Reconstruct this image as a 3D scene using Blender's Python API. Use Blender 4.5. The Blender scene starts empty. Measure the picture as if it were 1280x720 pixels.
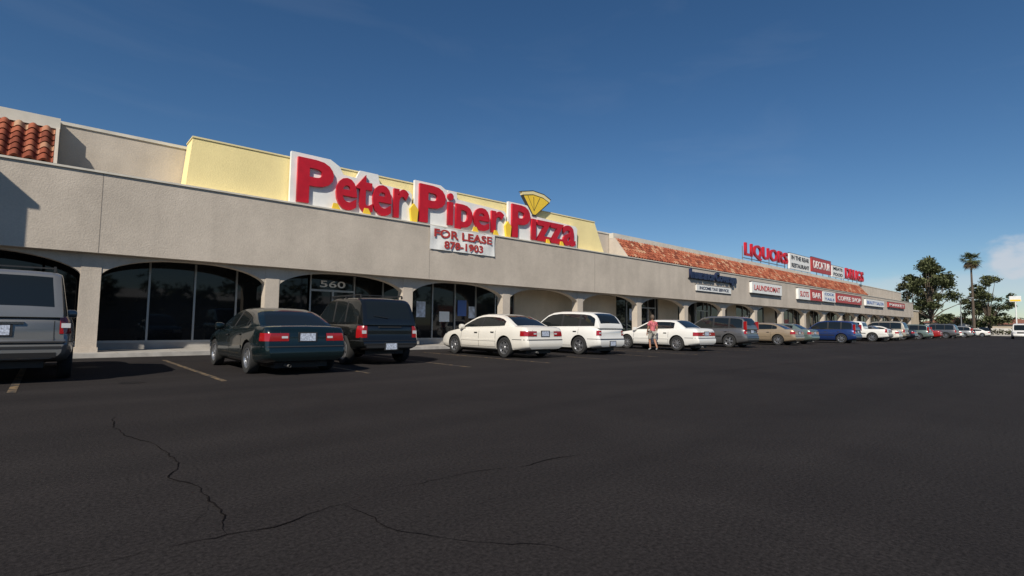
import bpy,bmesh,math,random
from mathutils import Vector,Matrix
import numpy as np
random.seed(7)
S=bpy.context.scene; COL=S.collection
S.view_settings.view_transform='Standard'; S.view_settings.look='None'; S.view_settings.exposure=0

# ------------------------------------------------------------------ materials
def newmat(name):
    m=bpy.data.materials.new(name); m.use_nodes=True
    return m,m.node_tree.nodes,m.node_tree.links,m.node_tree.nodes['Principled BSDF']
def mat(name,col,rough=.6,metal=0,coat=0,nscale=0,namt=.15,bump=0,bscale=80,spec=.5):
    m,N,L,b=newmat(name)
    b.inputs['Base Color'].default_value=(*col,1); b.inputs['Roughness'].default_value=rough
    b.inputs['Metallic'].default_value=metal; b.inputs['Coat Weight'].default_value=coat
    b.inputs['Coat Roughness'].default_value=.04
    b.inputs['Specular IOR Level'].default_value=spec
    tc=N.new('ShaderNodeTexCoord')
    if nscale:
        n=N.new('ShaderNodeTexNoise'); n.inputs['Scale'].default_value=nscale; n.inputs['Detail'].default_value=4
        L.new(tc.outputs['Object'],n.inputs['Vector'])
        r=N.new('ShaderNodeValToRGB'); e=r.color_ramp.elements
        e[0].position=.3; e[1].position=.7
        e[0].color=(*[c*(1-namt) for c in col],1); e[1].color=(*[min(1,c*(1+namt)) for c in col],1)
        L.new(n.outputs['Fac'],r.inputs['Fac']); L.new(r.outputs['Color'],b.inputs['Base Color'])
    if bump:
        n2=N.new('ShaderNodeTexNoise'); n2.inputs['Scale'].default_value=bscale; n2.inputs['Detail'].default_value=2
        L.new(tc.outputs['Object'],n2.inputs['Vector'])
        bp=N.new('ShaderNodeBump'); bp.inputs['Strength'].default_value=bump; bp.inputs['Distance'].default_value=.02
        L.new(n2.outputs['Fac'],bp.inputs['Height']); L.new(bp.outputs['Normal'],b.inputs['Normal'])
    return m
def stucco(name,col,stain=.35):
    m,N,L,b=newmat(name); b.inputs['Roughness'].default_value=.92; b.inputs['Specular IOR Level'].default_value=.15
    tc=N.new('ShaderNodeTexCoord')
    n=N.new('ShaderNodeTexNoise'); n.inputs['Scale'].default_value=.55; n.inputs['Detail'].default_value=6; n.inputs['Roughness'].default_value=.7
    L.new(tc.outputs['Object'],n.inputs['Vector'])
    mp=N.new('ShaderNodeMapping'); mp.inputs['Scale'].default_value=(1.6,1.6,.22)
    L.new(tc.outputs['Object'],mp.inputs['Vector'])
    n2=N.new('ShaderNodeTexNoise'); n2.inputs['Scale'].default_value=1; n2.inputs['Detail'].default_value=3
    L.new(mp.outputs['Vector'],n2.inputs['Vector'])
    n4=N.new('ShaderNodeTexNoise'); n4.inputs['Scale'].default_value=24; n4.inputs['Detail'].default_value=4
    L.new(tc.outputs['Object'],n4.inputs['Vector'])
    mu=N.new('ShaderNodeMath'); mu.operation='MULTIPLY_ADD'; mu.inputs[1].default_value=.45; L.new(n2.outputs['Fac'],mu.inputs[0]); L.new(n.outputs['Fac'],mu.inputs[2])
    mu2=N.new('ShaderNodeMath'); mu2.operation='MULTIPLY_ADD'; mu2.inputs[1].default_value=.45; L.new(n4.outputs['Fac'],mu2.inputs[0]); L.new(mu.outputs[0],mu2.inputs[2])
    mr=N.new('ShaderNodeMapRange'); mr.inputs['From Min'].default_value=.66; mr.inputs['From Max'].default_value=1.22
    L.new(mu2.outputs[0],mr.inputs['Value'])
    mx=N.new('ShaderNodeMix'); mx.data_type='RGBA'
    mx.inputs['A'].default_value=(*[c*(1-stain) for c in col],1); mx.inputs['B'].default_value=(*[min(1,c*1.1) for c in col],1)
    L.new(mr.outputs['Result'],mx.inputs['Factor']); L.new(mx.outputs['Result'],b.inputs['Base Color'])
    bp=N.new('ShaderNodeBump'); bp.inputs['Strength'].default_value=.5; bp.inputs['Distance'].default_value=.015
    L.new(n4.outputs['Fac'],bp.inputs['Height']); L.new(bp.outputs['Normal'],b.inputs['Normal'])
    return m
M_ST=stucco('stucco_greige',(.55,.485,.41),.24)
M_ST2=stucco('stucco_tan',(.54,.45,.33),.2)
M_TRIM=mat('trim_offwhite',(.62,.58,.50),.7,nscale=2,namt=.12)
M_YEL=stucco('stucco_yellow',(.88,.74,.37),.08)
M_CONC=mat('concrete',(.36,.34,.31),.9,nscale=1.2,namt=.2)
M_KERB=mat('kerb_concrete',(.40,.38,.35),.9,nscale=3,namt=.2)
M_ROOF=mat('roof_membrane',(.35,.33,.30),.9,nscale=1)
M_GLASS=mat('storefront_glass',(.008,.010,.012),.03,spec=.36,nscale=.5,namt=.5)
M_FRAME=mat('window_frame_aluminium',(.36,.36,.35),.4,metal=.5)
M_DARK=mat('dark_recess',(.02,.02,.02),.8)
M_JOINT=mat('joint_sealant',(.25,.22,.19),.9)
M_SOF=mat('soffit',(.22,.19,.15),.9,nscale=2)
M_WHITE=mat('sign_white',(.80,.80,.77),.5,nscale=3,namt=.05)
M_RED=mat('sign_red',(.50,.010,.022),.4,nscale=4,namt=.1)
M_SRED=mat('sign_red_dull',(.42,.04,.035),.45,nscale=4,namt=.1)
M_SBLU=mat('sign_navy',(.012,.02,.06),.4)
M_SDK=mat('sign_dark',(.03,.03,.035),.5)
M_BLUE=mat('sign_blue',(.05,.12,.35),.45)
M_GOLD=mat('sign_gold',(.90,.60,.05),.5)
M_CRUST=mat('sign_crust',(.80,.69,.38),.5)
M_STEEL=mat('galvanised_steel',(.35,.35,.35),.45,metal=.7)
M_POST=mat('poster_paper',(.55,.60,.68),.6,nscale=6,namt=.4)

# ------------------------------------------------------------------ builders
def link(o,parent=None):
    COL.objects.link(o)
    if parent: o.parent=parent
    return o
def empty(name,loc=(0,0,0),rz=0):
    o=bpy.data.objects.new(name,None); o.empty_display_size=.3; o.location=loc; o.rotation_euler=(0,0,rz); COL.objects.link(o); return o
class MB:
    def __init__(s): s.v=[];s.f=[];s.m=[];s.mats=[];s.col=None
    def mi(s,m):
        if m not in s.mats: s.mats.append(m)
        return s.mats.index(m)
    def quad(s,pts,m):
        b=len(s.v); s.v+= [tuple(p) for p in pts]; s.f.append(tuple(range(b,b+len(pts)))); s.m.append(s.mi(m))
    def box(s,x0,x1,y0,y1,z0,z1,m):
        b=len(s.v); s.v+=[(x0,y0,z0),(x1,y0,z0),(x1,y1,z0),(x0,y1,z0),(x0,y0,z1),(x1,y0,z1),(x1,y1,z1),(x0,y1,z1)]
        for f in [(0,3,2,1),(4,5,6,7),(0,1,5,4),(1,2,6,5),(2,3,7,6),(3,0,4,7)]:
            s.f.append(tuple(b+i for i in f)); s.m.append(s.mi(m))
    def prism(s,poly,ax,a0,a1,m):
        def P(p,a): return (a,p[0],p[1]) if ax=='x' else ((p[0],a,p[1]) if ax=='y' else (p[0],p[1],a))
        b=len(s.v); n=len(poly); s.v+=[P(p,a0) for p in poly]+[P(p,a1) for p in poly]; k=s.mi(m)
        s.f.append(tuple(b+i for i in range(n))[::-1]); s.m.append(k); s.f.append(tuple(b+n+i for i in range(n))); s.m.append(k)
        for i in range(n):
            j=(i+1)%n; s.f.append((b+i,b+j,b+n+j,b+n+i)); s.m.append(k)
    def grid(s,P,m,closeu=False):
        b=len(s.v); nu=len(P); nv=len(P[0]); k=s.mi(m)
        for r in P: s.v+=[tuple(p) for p in r]
        for i in range(nu-1+(1 if closeu else 0)):
            for j in range(nv-1):
                a=b+i*nv+j; c=b+((i+1)%nu)*nv+j
                s.f.append((a,a+1,c+1,c)); s.m.append(k)
    def lathe(s,prof,n,m,c=(0,0,0),ax='y'):
        P=[]
        for i in range(n):
            t=2*math.pi*i/n; row=[]
            for r,h in prof:
                if ax=='y': row.append((c[0]+r*math.cos(t),c[1]+h,c[2]+r*math.sin(t)))
                elif ax=='z': row.append((c[0]+r*math.cos(t),c[1]+r*math.sin(t),c[2]+h))
            P.append(row)
        s.grid(P,m,True)
    def tube(s,p0,p1,r0,r1,m,n=8):
        p0=Vector(p0);p1=Vector(p1); d=(p1-p0).normalized(); a=d.orthogonal().normalized(); b=d.cross(a)
        P=[]
        for i in range(n):
            t=2*math.pi*i/n; o=a*math.cos(t)+b*math.sin(t)
            P.append([p0+o*r0,p1+o*r1])
        s.grid(P,m,True)
    def obj(s,name,parent=None,smooth=False,ang=35,recalc=True,bevel=0):
        me=bpy.data.meshes.new(name); me.from_pydata(s.v,[],s.f)
        for m in s.mats: me.materials.append(m)
        me.polygons.foreach_set('material_index',s.m)
        if recalc:
            bm=bmesh.new(); bm.from_mesh(me); bmesh.ops.recalc_face_normals(bm,faces=bm.faces); bm.to_mesh(me); bm.free()
        if smooth:
            me.polygons.foreach_set('use_smooth',[True]*len(me.polygons)); me.set_sharp_from_angle(angle=math.radians(ang))
        o=link(bpy.data.objects.new(name,me),parent)
        if bevel:
            md=o.modifiers.new('bevel','BEVEL'); md.width=bevel; md.segments=2; md.limit_method='ANGLE'
        return o
def text(name,s,u0,u1,z0,z1,Y,depth,m,parent,off=0.0,space=1.0):
    c=bpy.data.curves.new(name,'FONT'); c.body=s; c.extrude=.5; c.offset=off; c.space_character=space; c.resolution_u=4
    o=bpy.data.objects.new(name,c); COL.objects.link(o)
    bpy.context.view_layer.update()
    dg=bpy.context.evaluated_depsgraph_get(); me=bpy.data.meshes.new_from_object(o.evaluated_get(dg))
    bpy.data.objects.remove(o)
    xs=[v.co.x for v in me.vertices]; ys=[v.co.y for v in me.vertices]
    ax,bx,ay,by=min(xs),max(xs),min(ys),max(ys)
    for v in me.vertices:
        v.co=Vector((u0+(v.co.x-ax)/(bx-ax)*(u1-u0), Y-depth*(.5+v.co.z), z0+(v.co.y-ay)/(by-ay)*(z1-z0)))
    me.materials.clear(); me.materials.append(m)
    return link(bpy.data.objects.new(name,me),parent)

# ------------------------------------------------------------------ ground
def asphalt():
    m,N,L,b=newmat('asphalt'); b.inputs['Roughness'].default_value=.95; b.inputs['Specular IOR Level'].default_value=.12
    tc=N.new('ShaderNodeTexCoord')
    def noise(sc,det=6,vec=None,dist=0,rough=.5):
        n=N.new('ShaderNodeTexNoise'); n.inputs['Scale'].default_value=sc; n.inputs['Detail'].default_value=det; n.inputs['Distortion'].default_value=dist; n.inputs['Roughness'].default_value=rough
        L.new(vec or tc.outputs['Object'],n.inputs['Vector']); return n
    def ramp(src,p0,c0,p1,c1):
        r=N.new('ShaderNodeValToRGB'); e=r.color_ramp.elements; e[0].position=p0;e[0].color=(*c0,1);e[1].position=p1;e[1].color=(*c1,1); L.new(src,r.inputs['Fac']); return r
    def mult(a,b_):
        x=N.new('ShaderNodeMix'); x.data_type='RGBA'; x.blend_type='MULTIPLY'; x.inputs['Factor'].default_value=1
        L.new(a,x.inputs['A']); L.new(b_,x.inputs['B']); return x.outputs['Result']
    big=noise(.25,8,dist=.8,rough=.74); r=ramp(big.outputs['Fac'],.30,(.0185,.0162,.0165),.72,(.0285,.0255,.0252))
    fine=noise(45,3,rough=.7); r2=ramp(fine.outputs['Fac'],.32,(.5,.5,.5),.72,(1.6,1.6,1.6))
    mx=mult(r.outputs['Color'],r2.outputs['Color'])
    mp=N.new('ShaderNodeMapping'); mp.inputs['Scale'].default_value=(.03,.9,1); L.new(tc.outputs['Object'],mp.inputs['Vector'])
    st=noise(1,4,vec=mp.outputs['Vector']); r3=ramp(st.outputs['Fac'],.35,(.88,.88,.88),.65,(1.14,1.13,1.11))
    mx=mult(mx,r3.outputs['Color'])
    sp=noise(160,1); r4=ramp(sp.outputs['Fac'],.66,(1,1,1),.74,(2.0,1.9,1.8)); mx=mult(mx,r4.outputs['Color'])
    L.new(mx,b.inputs['Base Color'])
    bp=N.new('ShaderNodeBump'); bp.inputs['Strength'].default_value=.5; bp.inputs['Distance'].default_value=.01
    L.new(fine.outputs['Fac'],bp.inputs['Height']); L.new(bp.outputs['Normal'],b.inputs['Normal'])
    return m
M_ASPH=asphalt()
M_GND=mat('desert_ground',(.17,.145,.115),.95,nscale=.05,namt=.25)
def stripe_mat():
    m,N,L,b=newmat('faded_stripe_paint'); b.inputs['Roughness'].default_value=.8
    tc=N.new('ShaderNodeTexCoord'); n=N.new('ShaderNodeTexNoise'); n.inputs['Scale'].default_value=7; n.inputs['Detail'].default_value=8
    L.new(tc.outputs['Object'],n.inputs['Vector'])
    r=N.new('ShaderNodeValToRGB'); e=r.color_ramp.elements; e[0].position=.44; e[0].color=(.03,.027,.026,1); e[1].position=.64; e[1].color=(.24,.16,.075,1)
    L.new(n.outputs['Fac'],r.inputs['Fac']); L.new(r.outputs['Color'],b.inputs['Base Color']); return m
M_STR=stripe_mat()
M_OIL=mat('oil_stain',(.010,.009,.009),.7,nscale=5,namt=.4,spec=.2)
M_CRK=mat('crack_void',(.0095,.008,.008),1.0,nscale=3,namt=.6,spec=.05)
g=MB(); g.quad([(-3000,-3000,-.02),(4000,-3000,-.02),(4000,4000,-.02),(-3000,4000,-.02)],M_GND); g.obj('ground')
g=MB(); g.quad([(-70,-45,0),(150,-45,0),(150,18.88,0),(-70,18.88,0)],M_ASPH); g.obj('parking_lot')
g=MB()
for k in range(-4,50):
    u=-.34+2.75*k
    y0=10.4+random.uniform(-.1,.1)
    g.quad([(u-.05,y0,.004),(u+.05,y0,.004),(u+.05,16.9,.004),(u-.05,16.9,.004)],M_STR)
    g.quad([(u-.05,-12,.004),(u+.05,-12,.004),(u+.05,-6.5,.004),(u-.05,-6.5,.004)],M_STR)
g.obj('parking_stripes')
g=MB()
for k in range(46):
    cx=1.03+2.75*random.randint(-2,38)+random.uniform(-.3,.3); cy=random.choice([15.6,11.4,14.8])+random.uniform(-.5,.5); r=random.uniform(.08,.28)
    g.quad([(cx+r*random.uniform(.7,1.2)*math.cos(i*.52),cy+r*random.uniform(.8,1.5)*math.sin(i*.52),.0025+.00002*k) for i in range(12)],M_OIL)
g.obj('oil_stains')
# hairline cracks: jagged ribbons following old paving joints
RC=random.Random(5); g=MB(); KZ=[0]
def crack(pts,w,branch=True):
    pp=[]
    for (x0,y0),(x1,y1) in zip(pts[:-1],pts[1:]):
        d=math.hypot(x1-x0,y1-y0); n=max(2,int(d/.05)); ph=RC.uniform(0,6); a2=RC.uniform(.02,.05)
        nx,ny=-(y1-y0)/d,(x1-x0)/d; o=0
        for i in range(n):
            t=i/n; o+=RC.gauss(0,.011); o*=.96
            off=(o+a2*math.sin(ph+t*d*2.1))*min(1,4*t,4*(1-t)+.0)
            pp.append((x0+(x1-x0)*t+nx*off,y0+(y1-y0)*t+ny*off))
    pp.append(pts[-1]); z=.0045+.00002*KZ[0]; KZ[0]+=1
    row=[]; wn=w
    for i in range(len(pp)):
        a=pp[max(0,i-1)]; b=pp[min(len(pp)-1,i+1)]; d=math.hypot(b[0]-a[0],b[1]-a[1]) or 1
        nx,ny=-(b[1]-a[1])/d,(b[0]-a[0])/d; wn=max(w*.15,min(w*1.4,wn+RC.gauss(0,w*.25))); e=min(1,i/6,(len(pp)-1-i)/6)+.05
        row.append([(pp[i][0]-nx*wn*.5*e,pp[i][1]-ny*wn*.5*e,z),(pp[i][0]+nx*wn*.5*e,pp[i][1]+ny*wn*.5*e,z)])
    g.grid(row,M_CRK)
    if branch:
        for _ in range(int(len(pp)/45)):
            i=RC.randint(5,len(pp)-6); an=RC.uniform(0,6.28); l=RC.uniform(.2,.7); p=pp[i]
            crack([p,(p[0]+l*math.cos(an),p[1]+l*math.sin(an))],w*.6,False)
crack([(-2.2,3.1),(.1,2.92),(.92,2.85),(2.32,3.01),(3.4,2.85)],.0075)
crack([(.72,2.9),(.66,4.2),(.75,5.2),(.57,6.2),(.62,7.3)],.0075)
crack([(1.35,2.95),(1.5,2.2),(1.9,1.6)],.005)
crack([(9.8,6.4),(13,6.0),(17,6.2)],.012,False)
crack([(-5,8.2),(-2,8.0),(.6,8.3)],.008,False)
crack([(24.3,6.1),(34,6.5),(40,6.2)],.02,False)
g.obj('asphalt_cracks')
g=MB(); g.box(-30,112,19.05,21.45,-.01,.12,M_CONC)
g.box(-30,112,18.88,19.05,-.01,.125,M_KERB)
for k in range(-18,73):
    g.box(k*1.55,k*1.55+.012,18.875,21.4,.121,.1265,M_JOINT)
g.obj('sidewalk')
g=MB(); g.quad([(152,-200,0),(170,-200,0),(170,300,0),(152,300,0)],M_ASPH); g.obj('cross_road')
g=MB(); g.box(149.9,151.9,-45,60,-.01,.13,M_KERB); g.box(170.1,172.5,-200,300,-.01,.13,M_KERB); g.obj('street_kerb')

# ------------------------------------------------------------------ strip mall
mall=empty('strip_mall_building')
PIL=[-27.5,-21.8,-16.1,-10.3,-4.7,.87,6.0,11.6,17.3,23.0,28.9,34.8,40.6,46.6,52.5]
while PIL[-1]<104: PIL.append(PIL[-1]+5.85)
UE=PIL[-1]+.24
FY=19.53
b=MB()
b.box(-30,UE+.3,FY,20.25,3.06,5.45,M_ST)
b.box(-30.03,UE+.34,FY-.05,20.3,5.452,5.51,M_TRIM)
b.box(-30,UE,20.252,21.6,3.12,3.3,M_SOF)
b.box(-30,UE,21.0,21.3,5.3,7.10,M_ST)
b.box(-30.03,UE+.03,20.96,21.34,7.103,7.2,M_TRIM)
b.obj('fascia',mall)
b=MB()
b.box(-30,UE,21.6,46,.0,5.2,M_ST2); b.box(-30,UE,20.3,46.2,5.2,5.28,M_ROOF)
b.box(UE+.35,UE+9,20.4,46,0,4.3,M_ST2); b.box(UE+.33,UE+9.1,20.3,46.1,4.3,4.5,M_TRIM)
b.obj('store_volume',mall)
b=MB()
for k in range(0,19,2): 
    u=.98+5.75*k; b.box(u,u+.016,FY-.004,FY+.01,3.07,5.45,M_JOINT)
b.obj('control_joints',mall)
b=MB()
for p in PIL:
    b.box(p-.24,p+.24,19.8,20.22,.12,3.058,M_ST)
    b.box(p-.27,p+.27,19.77,20.25,.12,.26,M_ST)
for a,c in zip(PIL[:-1],PIL[1:]):
    u0,u1=a+.24,c-.24; n=20; mid=(u0+u1)/2; hw=(u1-u0)/2
    def az(u):
        t=(u-mid)/hw; return 2.42+.60*(max(0,1-abs(t)**2.3))**.62
    us=[mid-hw*math.cos(math.pi*i/n) for i in range(n+1)]
    for s,t in zip(us[:-1],us[1:]):
        for Y in (19.82,20.18):
            b.quad([(s,Y,az(s)),(t,Y,az(t)),(t,Y,3.058),(s,Y,3.058)],M_ST)
        b.quad([(s,19.82,az(s)),(t,19.82,az(t)),(t,20.18,az(t)),(s,20.18,az(s))],M_ST)
b.obj('arcade',mall,recalc=False)
b=MB(); gl=MB()
GY=21.4
def glazing(u0,u1,step=1.35,z0=.34):
    n=max(1,round((u1-u0)/step)); w=(u1-u0)/n
    for i in range(n):
        t=random.uniform(-.010,.010); s2=random.uniform(-.006,.006)
        gl.quad([(u0+i*w,GY-t,z0),(u0+i*w+w,GY+t,z0),(u0+i*w+w,GY+t+s2,3.1),(u0+i*w,GY-t+s2,3.1)],M_GLASS)
    b.box(u0,u1,GY-.05,GY+.1,.12,z0,M_CONC)
    for i in range(n+1):
        u=u0+i*w; b.box(u-.03,u+.03,GY-.06,GY+.02,z0,3.1,M_FRAME)
    b.box(u0,u1,GY-.055,GY+.02,z0-.002,z0+.07,M_FRAME)
def wall(u0,u1): b.box(u0,u1,GY-.1,GY+.15,.12,3.1,M_ST2)
def door(u):
    b.box(u-.98,u-.92,GY-.08,GY+.02,.12,3.1,M_FRAME); b.box(u+.92,u+.98,GY-.08,GY+.02,.12,3.1,M_FRAME)
    b.box(u-.92,u+.92,GY-.08,GY+.02,2.38,2.46,M_FRAME); b.box(u-.04,u+.04,GY-.08,GY+.02,.12,2.38,M_FRAME)
    for s in(-1,1):
        b.box(u+s*.10-.02,u+s*.10+.02,GY-.14,GY-.08,.95,1.35,M_STEEL)
        b.box(u+s*.48-.44,u+s*.48+.44,GY-.078,GY-.05,.13,.36,M_FRAME)
glazing(-27,-.2); glazing(-.2,7.9); glazing(7.9,9.9,step=2); glazing(9.9,19.2); door(8.9)
wall(19.2,28.4); glazing(28.4,33.5); door(32.2); wall(33.5,36.2); glazing(36.2,44.3); door(40.0); wall(44.3,46)
glazing(46,52); door(49.5); wall(52,54.5); glazing(54.5,62); wall(62,64.2); glazing(64.2,77); wall(77,78.5); glazing(78.5,88); wall(88,90); glazing(90,UE-.1)
wall(-30,-27)
for (u,z,w,h,m) in [(13.0,1.4,.5,.75,M_POST),(14.3,1.2,.6,.5,M_WHITE),(15.4,1.5,.55,.8,M_BLUE),(16.1,1.4,.4,.6,M_POST),(30,1.5,.6,.8,M_POST),(42,1.4,.8,.6,M_SRED),(48,1.5,.5,.7,M_WHITE),(57,1.6,1.2,.4,M_SRED),(68,1.6,1.5,.4,M_WHITE),(10.4,1.5,.22,.3,M_WHITE)]:
    b.box(u,u+w,GY-.028,GY-.022,z,z+h,m)
b.obj('storefront_frames',mall); gl.obj('storefront_glass',mall,recalc=False)
text('door_number','560',8.35,9.45,2.56,2.84,GY-.03,.01,M_WHITE,mall,off=.012)
b=MB(); b.prism([(3.15,5.5),(25.45,5.5),(24.5,7.36),(3.3,7.26)],'y',19.97,20.95,M_YEL)
b.prism([(3.27,7.265),(24.53,7.365),(24.50,7.42),(3.28,7.32)],'y',19.94,20.98,M_CRUST)
b.obj('yellow_parapet',mall)
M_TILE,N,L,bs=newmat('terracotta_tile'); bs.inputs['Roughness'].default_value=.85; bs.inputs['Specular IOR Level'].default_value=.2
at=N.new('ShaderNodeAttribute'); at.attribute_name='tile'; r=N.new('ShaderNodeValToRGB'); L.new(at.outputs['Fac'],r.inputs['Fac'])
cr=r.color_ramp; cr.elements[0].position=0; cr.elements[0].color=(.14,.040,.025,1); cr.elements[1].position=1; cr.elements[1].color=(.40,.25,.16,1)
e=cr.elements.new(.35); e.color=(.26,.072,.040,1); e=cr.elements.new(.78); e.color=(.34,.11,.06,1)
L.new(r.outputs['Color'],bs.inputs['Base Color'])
def tiles(u0,u1,name):
    p0=Vector((0,19.62,5.53)); p1=Vector((0,20.62,6.78)); d=p1-p0; Ls=d.length; d.normalize(); nn=Vector((0,-d.z,d.y))
    rows=6; w=.30; cols=int((u1-u0)/w); w=(u1-u0)/cols; seg=8
    V=[];F=[];C=[]
    for r_ in range(rows):
        s0=Ls*r_/rows; s1=Ls*(r_+1)/rows+.03
        for c in range(cols):
            base=len(V); rnd=random.random(); jl=random.uniform(-.012,.012)
            for (s,lift,k) in ((s0+jl,.0,0),(s0+jl,.055,1),(s1,.012,1)):
                for j in range(seg+1):
                    t=j/seg; h=.095*math.sin(math.pi*min(1,t/.72)) if t<.72 else -.03*math.sin(math.pi*(t-.72)/.28)
                    q=p0+d*s+nn*((h+lift) if k else max(0,h+lift-.03))
                    V.append((u0+(c+t)*w,q.y,q.z))
            for a in range(2):
                for j in range(seg):
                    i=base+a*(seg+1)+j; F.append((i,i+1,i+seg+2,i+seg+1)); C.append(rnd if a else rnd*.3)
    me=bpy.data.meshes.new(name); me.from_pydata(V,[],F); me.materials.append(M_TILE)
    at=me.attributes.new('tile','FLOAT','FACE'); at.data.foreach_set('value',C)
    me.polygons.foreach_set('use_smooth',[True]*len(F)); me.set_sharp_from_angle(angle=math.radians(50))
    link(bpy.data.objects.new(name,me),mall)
    q=MB()
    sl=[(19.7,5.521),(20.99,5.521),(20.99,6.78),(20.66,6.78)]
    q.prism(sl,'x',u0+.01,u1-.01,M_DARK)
    q.prism([(20.6,6.83),(20.955,6.83),(20.955,7.16),(20.6,7.16)],'x',u0-.1,u1+.1,M_TRIM)
    for uu in (u0-.09,u1+.01): q.prism([(19.5,5.522),(20.95,5.522),(20.95,6.829),(20.52,6.829)],'x',uu,uu+.08,M_ST)
    q.obj(name+'_backing',mall)
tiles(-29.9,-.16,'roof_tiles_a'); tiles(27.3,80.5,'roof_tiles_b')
b=MB(); b.box(-16,-3.55,17.7,19.5,.0,7.1,M_ST); b.box(-16.1,-3.47,17.6,19.52,7.1,7.22,M_TRIM); 
b.obj('unseen_shadow_mass',mall)  # added out-of-view mass, shaped to cast the shadow on the fascia's left end
b=MB()
for (x,y) in [(36,30),(62,28),(84,31)]:
    b.box(x,x+2.2,y,y+1.6,5.28,6.6,M_STEEL)
b.obj('rooftop_units',mall)

# ------------------------------------------------------------------ signs
sg=empty('pizza_restaurant_sign'); 
b=MB(); SY=19.74
for (u0,uP,u1,zt,zr) in [(6.45,8.2,11.6,7.5,7.0),(11.78,13.4,17.12,7.45,6.98),(17.3,18.85,22.6,7.42,6.93)]:
    b.prism([(u0,5.40),(u1,5.40),(u1+.05,zr-.25),(u1-.1,zr-.12),(uP+.3,zr),(uP+.12,zt-.2),(uP-.25,zt),(u0,zt)],'y',SY,SY+.14,M_WHITE)
b.prism([(9.0,6.9),(10.1,6.9),(10.0,7.32),(9.2,7.32)],'y',SY+.003,SY+.14,M_WHITE)
b.prism([(13.5,6.9),(14.1,6.9),(14.05,7.3),(13.55,7.3)],'y',SY+.003,SY+.14,M_WHITE)
b.obj('white_backing',sg)
def word(a,rest,u0,uP,u1,n,z0,z1):
    text('cap_'+n,a,u0+.17,uP-.04,5.60,7.32,SY,.12,M_RED,sg,off=.030)
    text('word_'+n,rest,uP+.08,u1-.12,z0,z1,SY,.12,M_RED,sg,off=.021,space=1.0)
word('P','eter',6.5,8.1,11.55,'a',5.58,7.16); word('P','iper',11.8,13.4,17.05,'b',5.16,7.16); word('P','\u0131zza',17.3,18.8,22.5,'c',5.60,6.76)
b=MB()
b.prism([(19.02,7.0),(19.22,7.0),(20.22,7.83),(19.75,8.02),(19.0,8.08),(18.3,7.93)],'y',19.70,19.86,M_GOLD)
b.prism([(18.24,7.93),(19.0,8.081),(19.76,8.021),(20.26,7.83),(20.32,7.98),(19.8,8.19),(18.98,8.25),(18.18,8.09)],'y',19.67,19.86,M_CRUST)
b.prism([(18.14,8.07),(18.98,8.255),(19.8,8.195),(20.36,7.98),(20.38,8.01),(19.81,8.225),(18.97,8.285),(18.12,8.10)],'y',19.66,19.88,M_SDK)
for q in (18.62,19.05,19.5): b.prism([(19.09,7.2),(19.105,7.2),(q+.03,7.95),(q,7.95)],'y',19.69,19.70,M_SDK)
b.prism([(18.97,6.93),(19.27,6.93),(19.02+.21,7.0),(19.0,7.0)],'y',19.69,19.86,M_SDK)
b.prism([(19.225,6.98),(19.25,6.98),(20.30,7.83),(20.24,7.84)],'y',19.685,19.86,M_SDK)
b.prism([(18.99,6.98),(19.018,6.98),(18.29,7.94),(18.24,7.92)],'y',19.685,19.86,M_SDK)
for uu in (11.6,17.1): b.prism([(uu-.02,5.53),(uu+.25,5.53),(uu+.3,6.1),(uu+.08,6.35),(uu-.1,6.1)],'y',19.6,19.73,M_GOLD)
for uu in (8.0,9.3,14.9,16.2,19.9,21.0): b.prism([(uu,5.53),(uu+.35,5.53),(uu+.22,5.76),(uu+.05,5.76)],'y',19.56,19.599,M_GOLD)
b.obj('pizza_slice',sg)
bn=empty('for_lease_banner'); b=MB()
P=[]
for i in range(25):
    row=[]
    for j in range(9):
        u=12.45+3.75*i/24; z=5.47-1.05*j/8
        sag=.03*math.sin(i/24*math.pi)*(1-j/8)
        row.append((u,FY-.06-.018*math.sin(i*.9+j*.5)-.01*math.sin(i*2.1),z-sag))
    P.append(row)
b.grid(P,M_WHITE); b.obj('banner_sheet',bn,smooth=True)
text('banner_text_a','FOR LEASE',12.65,16.0,4.98,5.36,FY-.092,.004,M_SRED,bn,off=.03)
text('banner_text_b','878-1903',13.2,15.45,4.50,4.86,FY-.092,.004,M_SRED,bn,off=.03)

RS=20.72/19.8
def roofsign(name,items):
    e=empty(name); q=MB()
    for it in items:
        kind,s,u0,u1,z0,z1,mp,mtx=it
        u0*=RS;u1*=RS;z0=1.05+(z0-1.05)*RS;z1=1.05+(z1-1.05)*RS
        if kind=='panel':
            q.box(u0,u1,20.62,20.8,z0,z1,mp); q.box(u0-.04,u1+.04,20.63,20.79,z1,z1+.05,M_SDK)
            for i,t in enumerate(s):
                h=(z1-z0)/len(s); text('lettering',t,u0+.45,u1-.45,z1-h*(i+1)+h*.25,z1-h*i-h*.22,20.618,.03,mtx,e,off=.012)
        else:
            text('channel_letters',s,u0,u1,z0,z1,20.7,.18,mtx,e,off=.02,space=1.08)
        n=int((u1-u0)/2.4)+1
        for k in range(n+1):
            uu=u0+.1+(u1-u0-.2)*k/n; q.box(uu-.025,uu+.025,20.84,20.9,7.1,z1-.3,M_STEEL)
        q.box(u0,u1,20.82,20.88,z0+.02,z0+.08,M_STEEL)
    q.obj('frame',e)
roofsign('liquor_store_sign',[('t','LIQUORS',44.4,53.8,7.1,8.45,None,M_RED)])
roofsign('restaurant_sign',[('panel',['IN THE REAR','RESTAURANT'],54.4,60.0,7.0,8.55,M_WHITE,M_SDK)])
roofsign('shopping_center_sign',[('panel',['DECATUR'],60.5,66.6,7.2,8.75,M_SRED,M_WHITE)])
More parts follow.
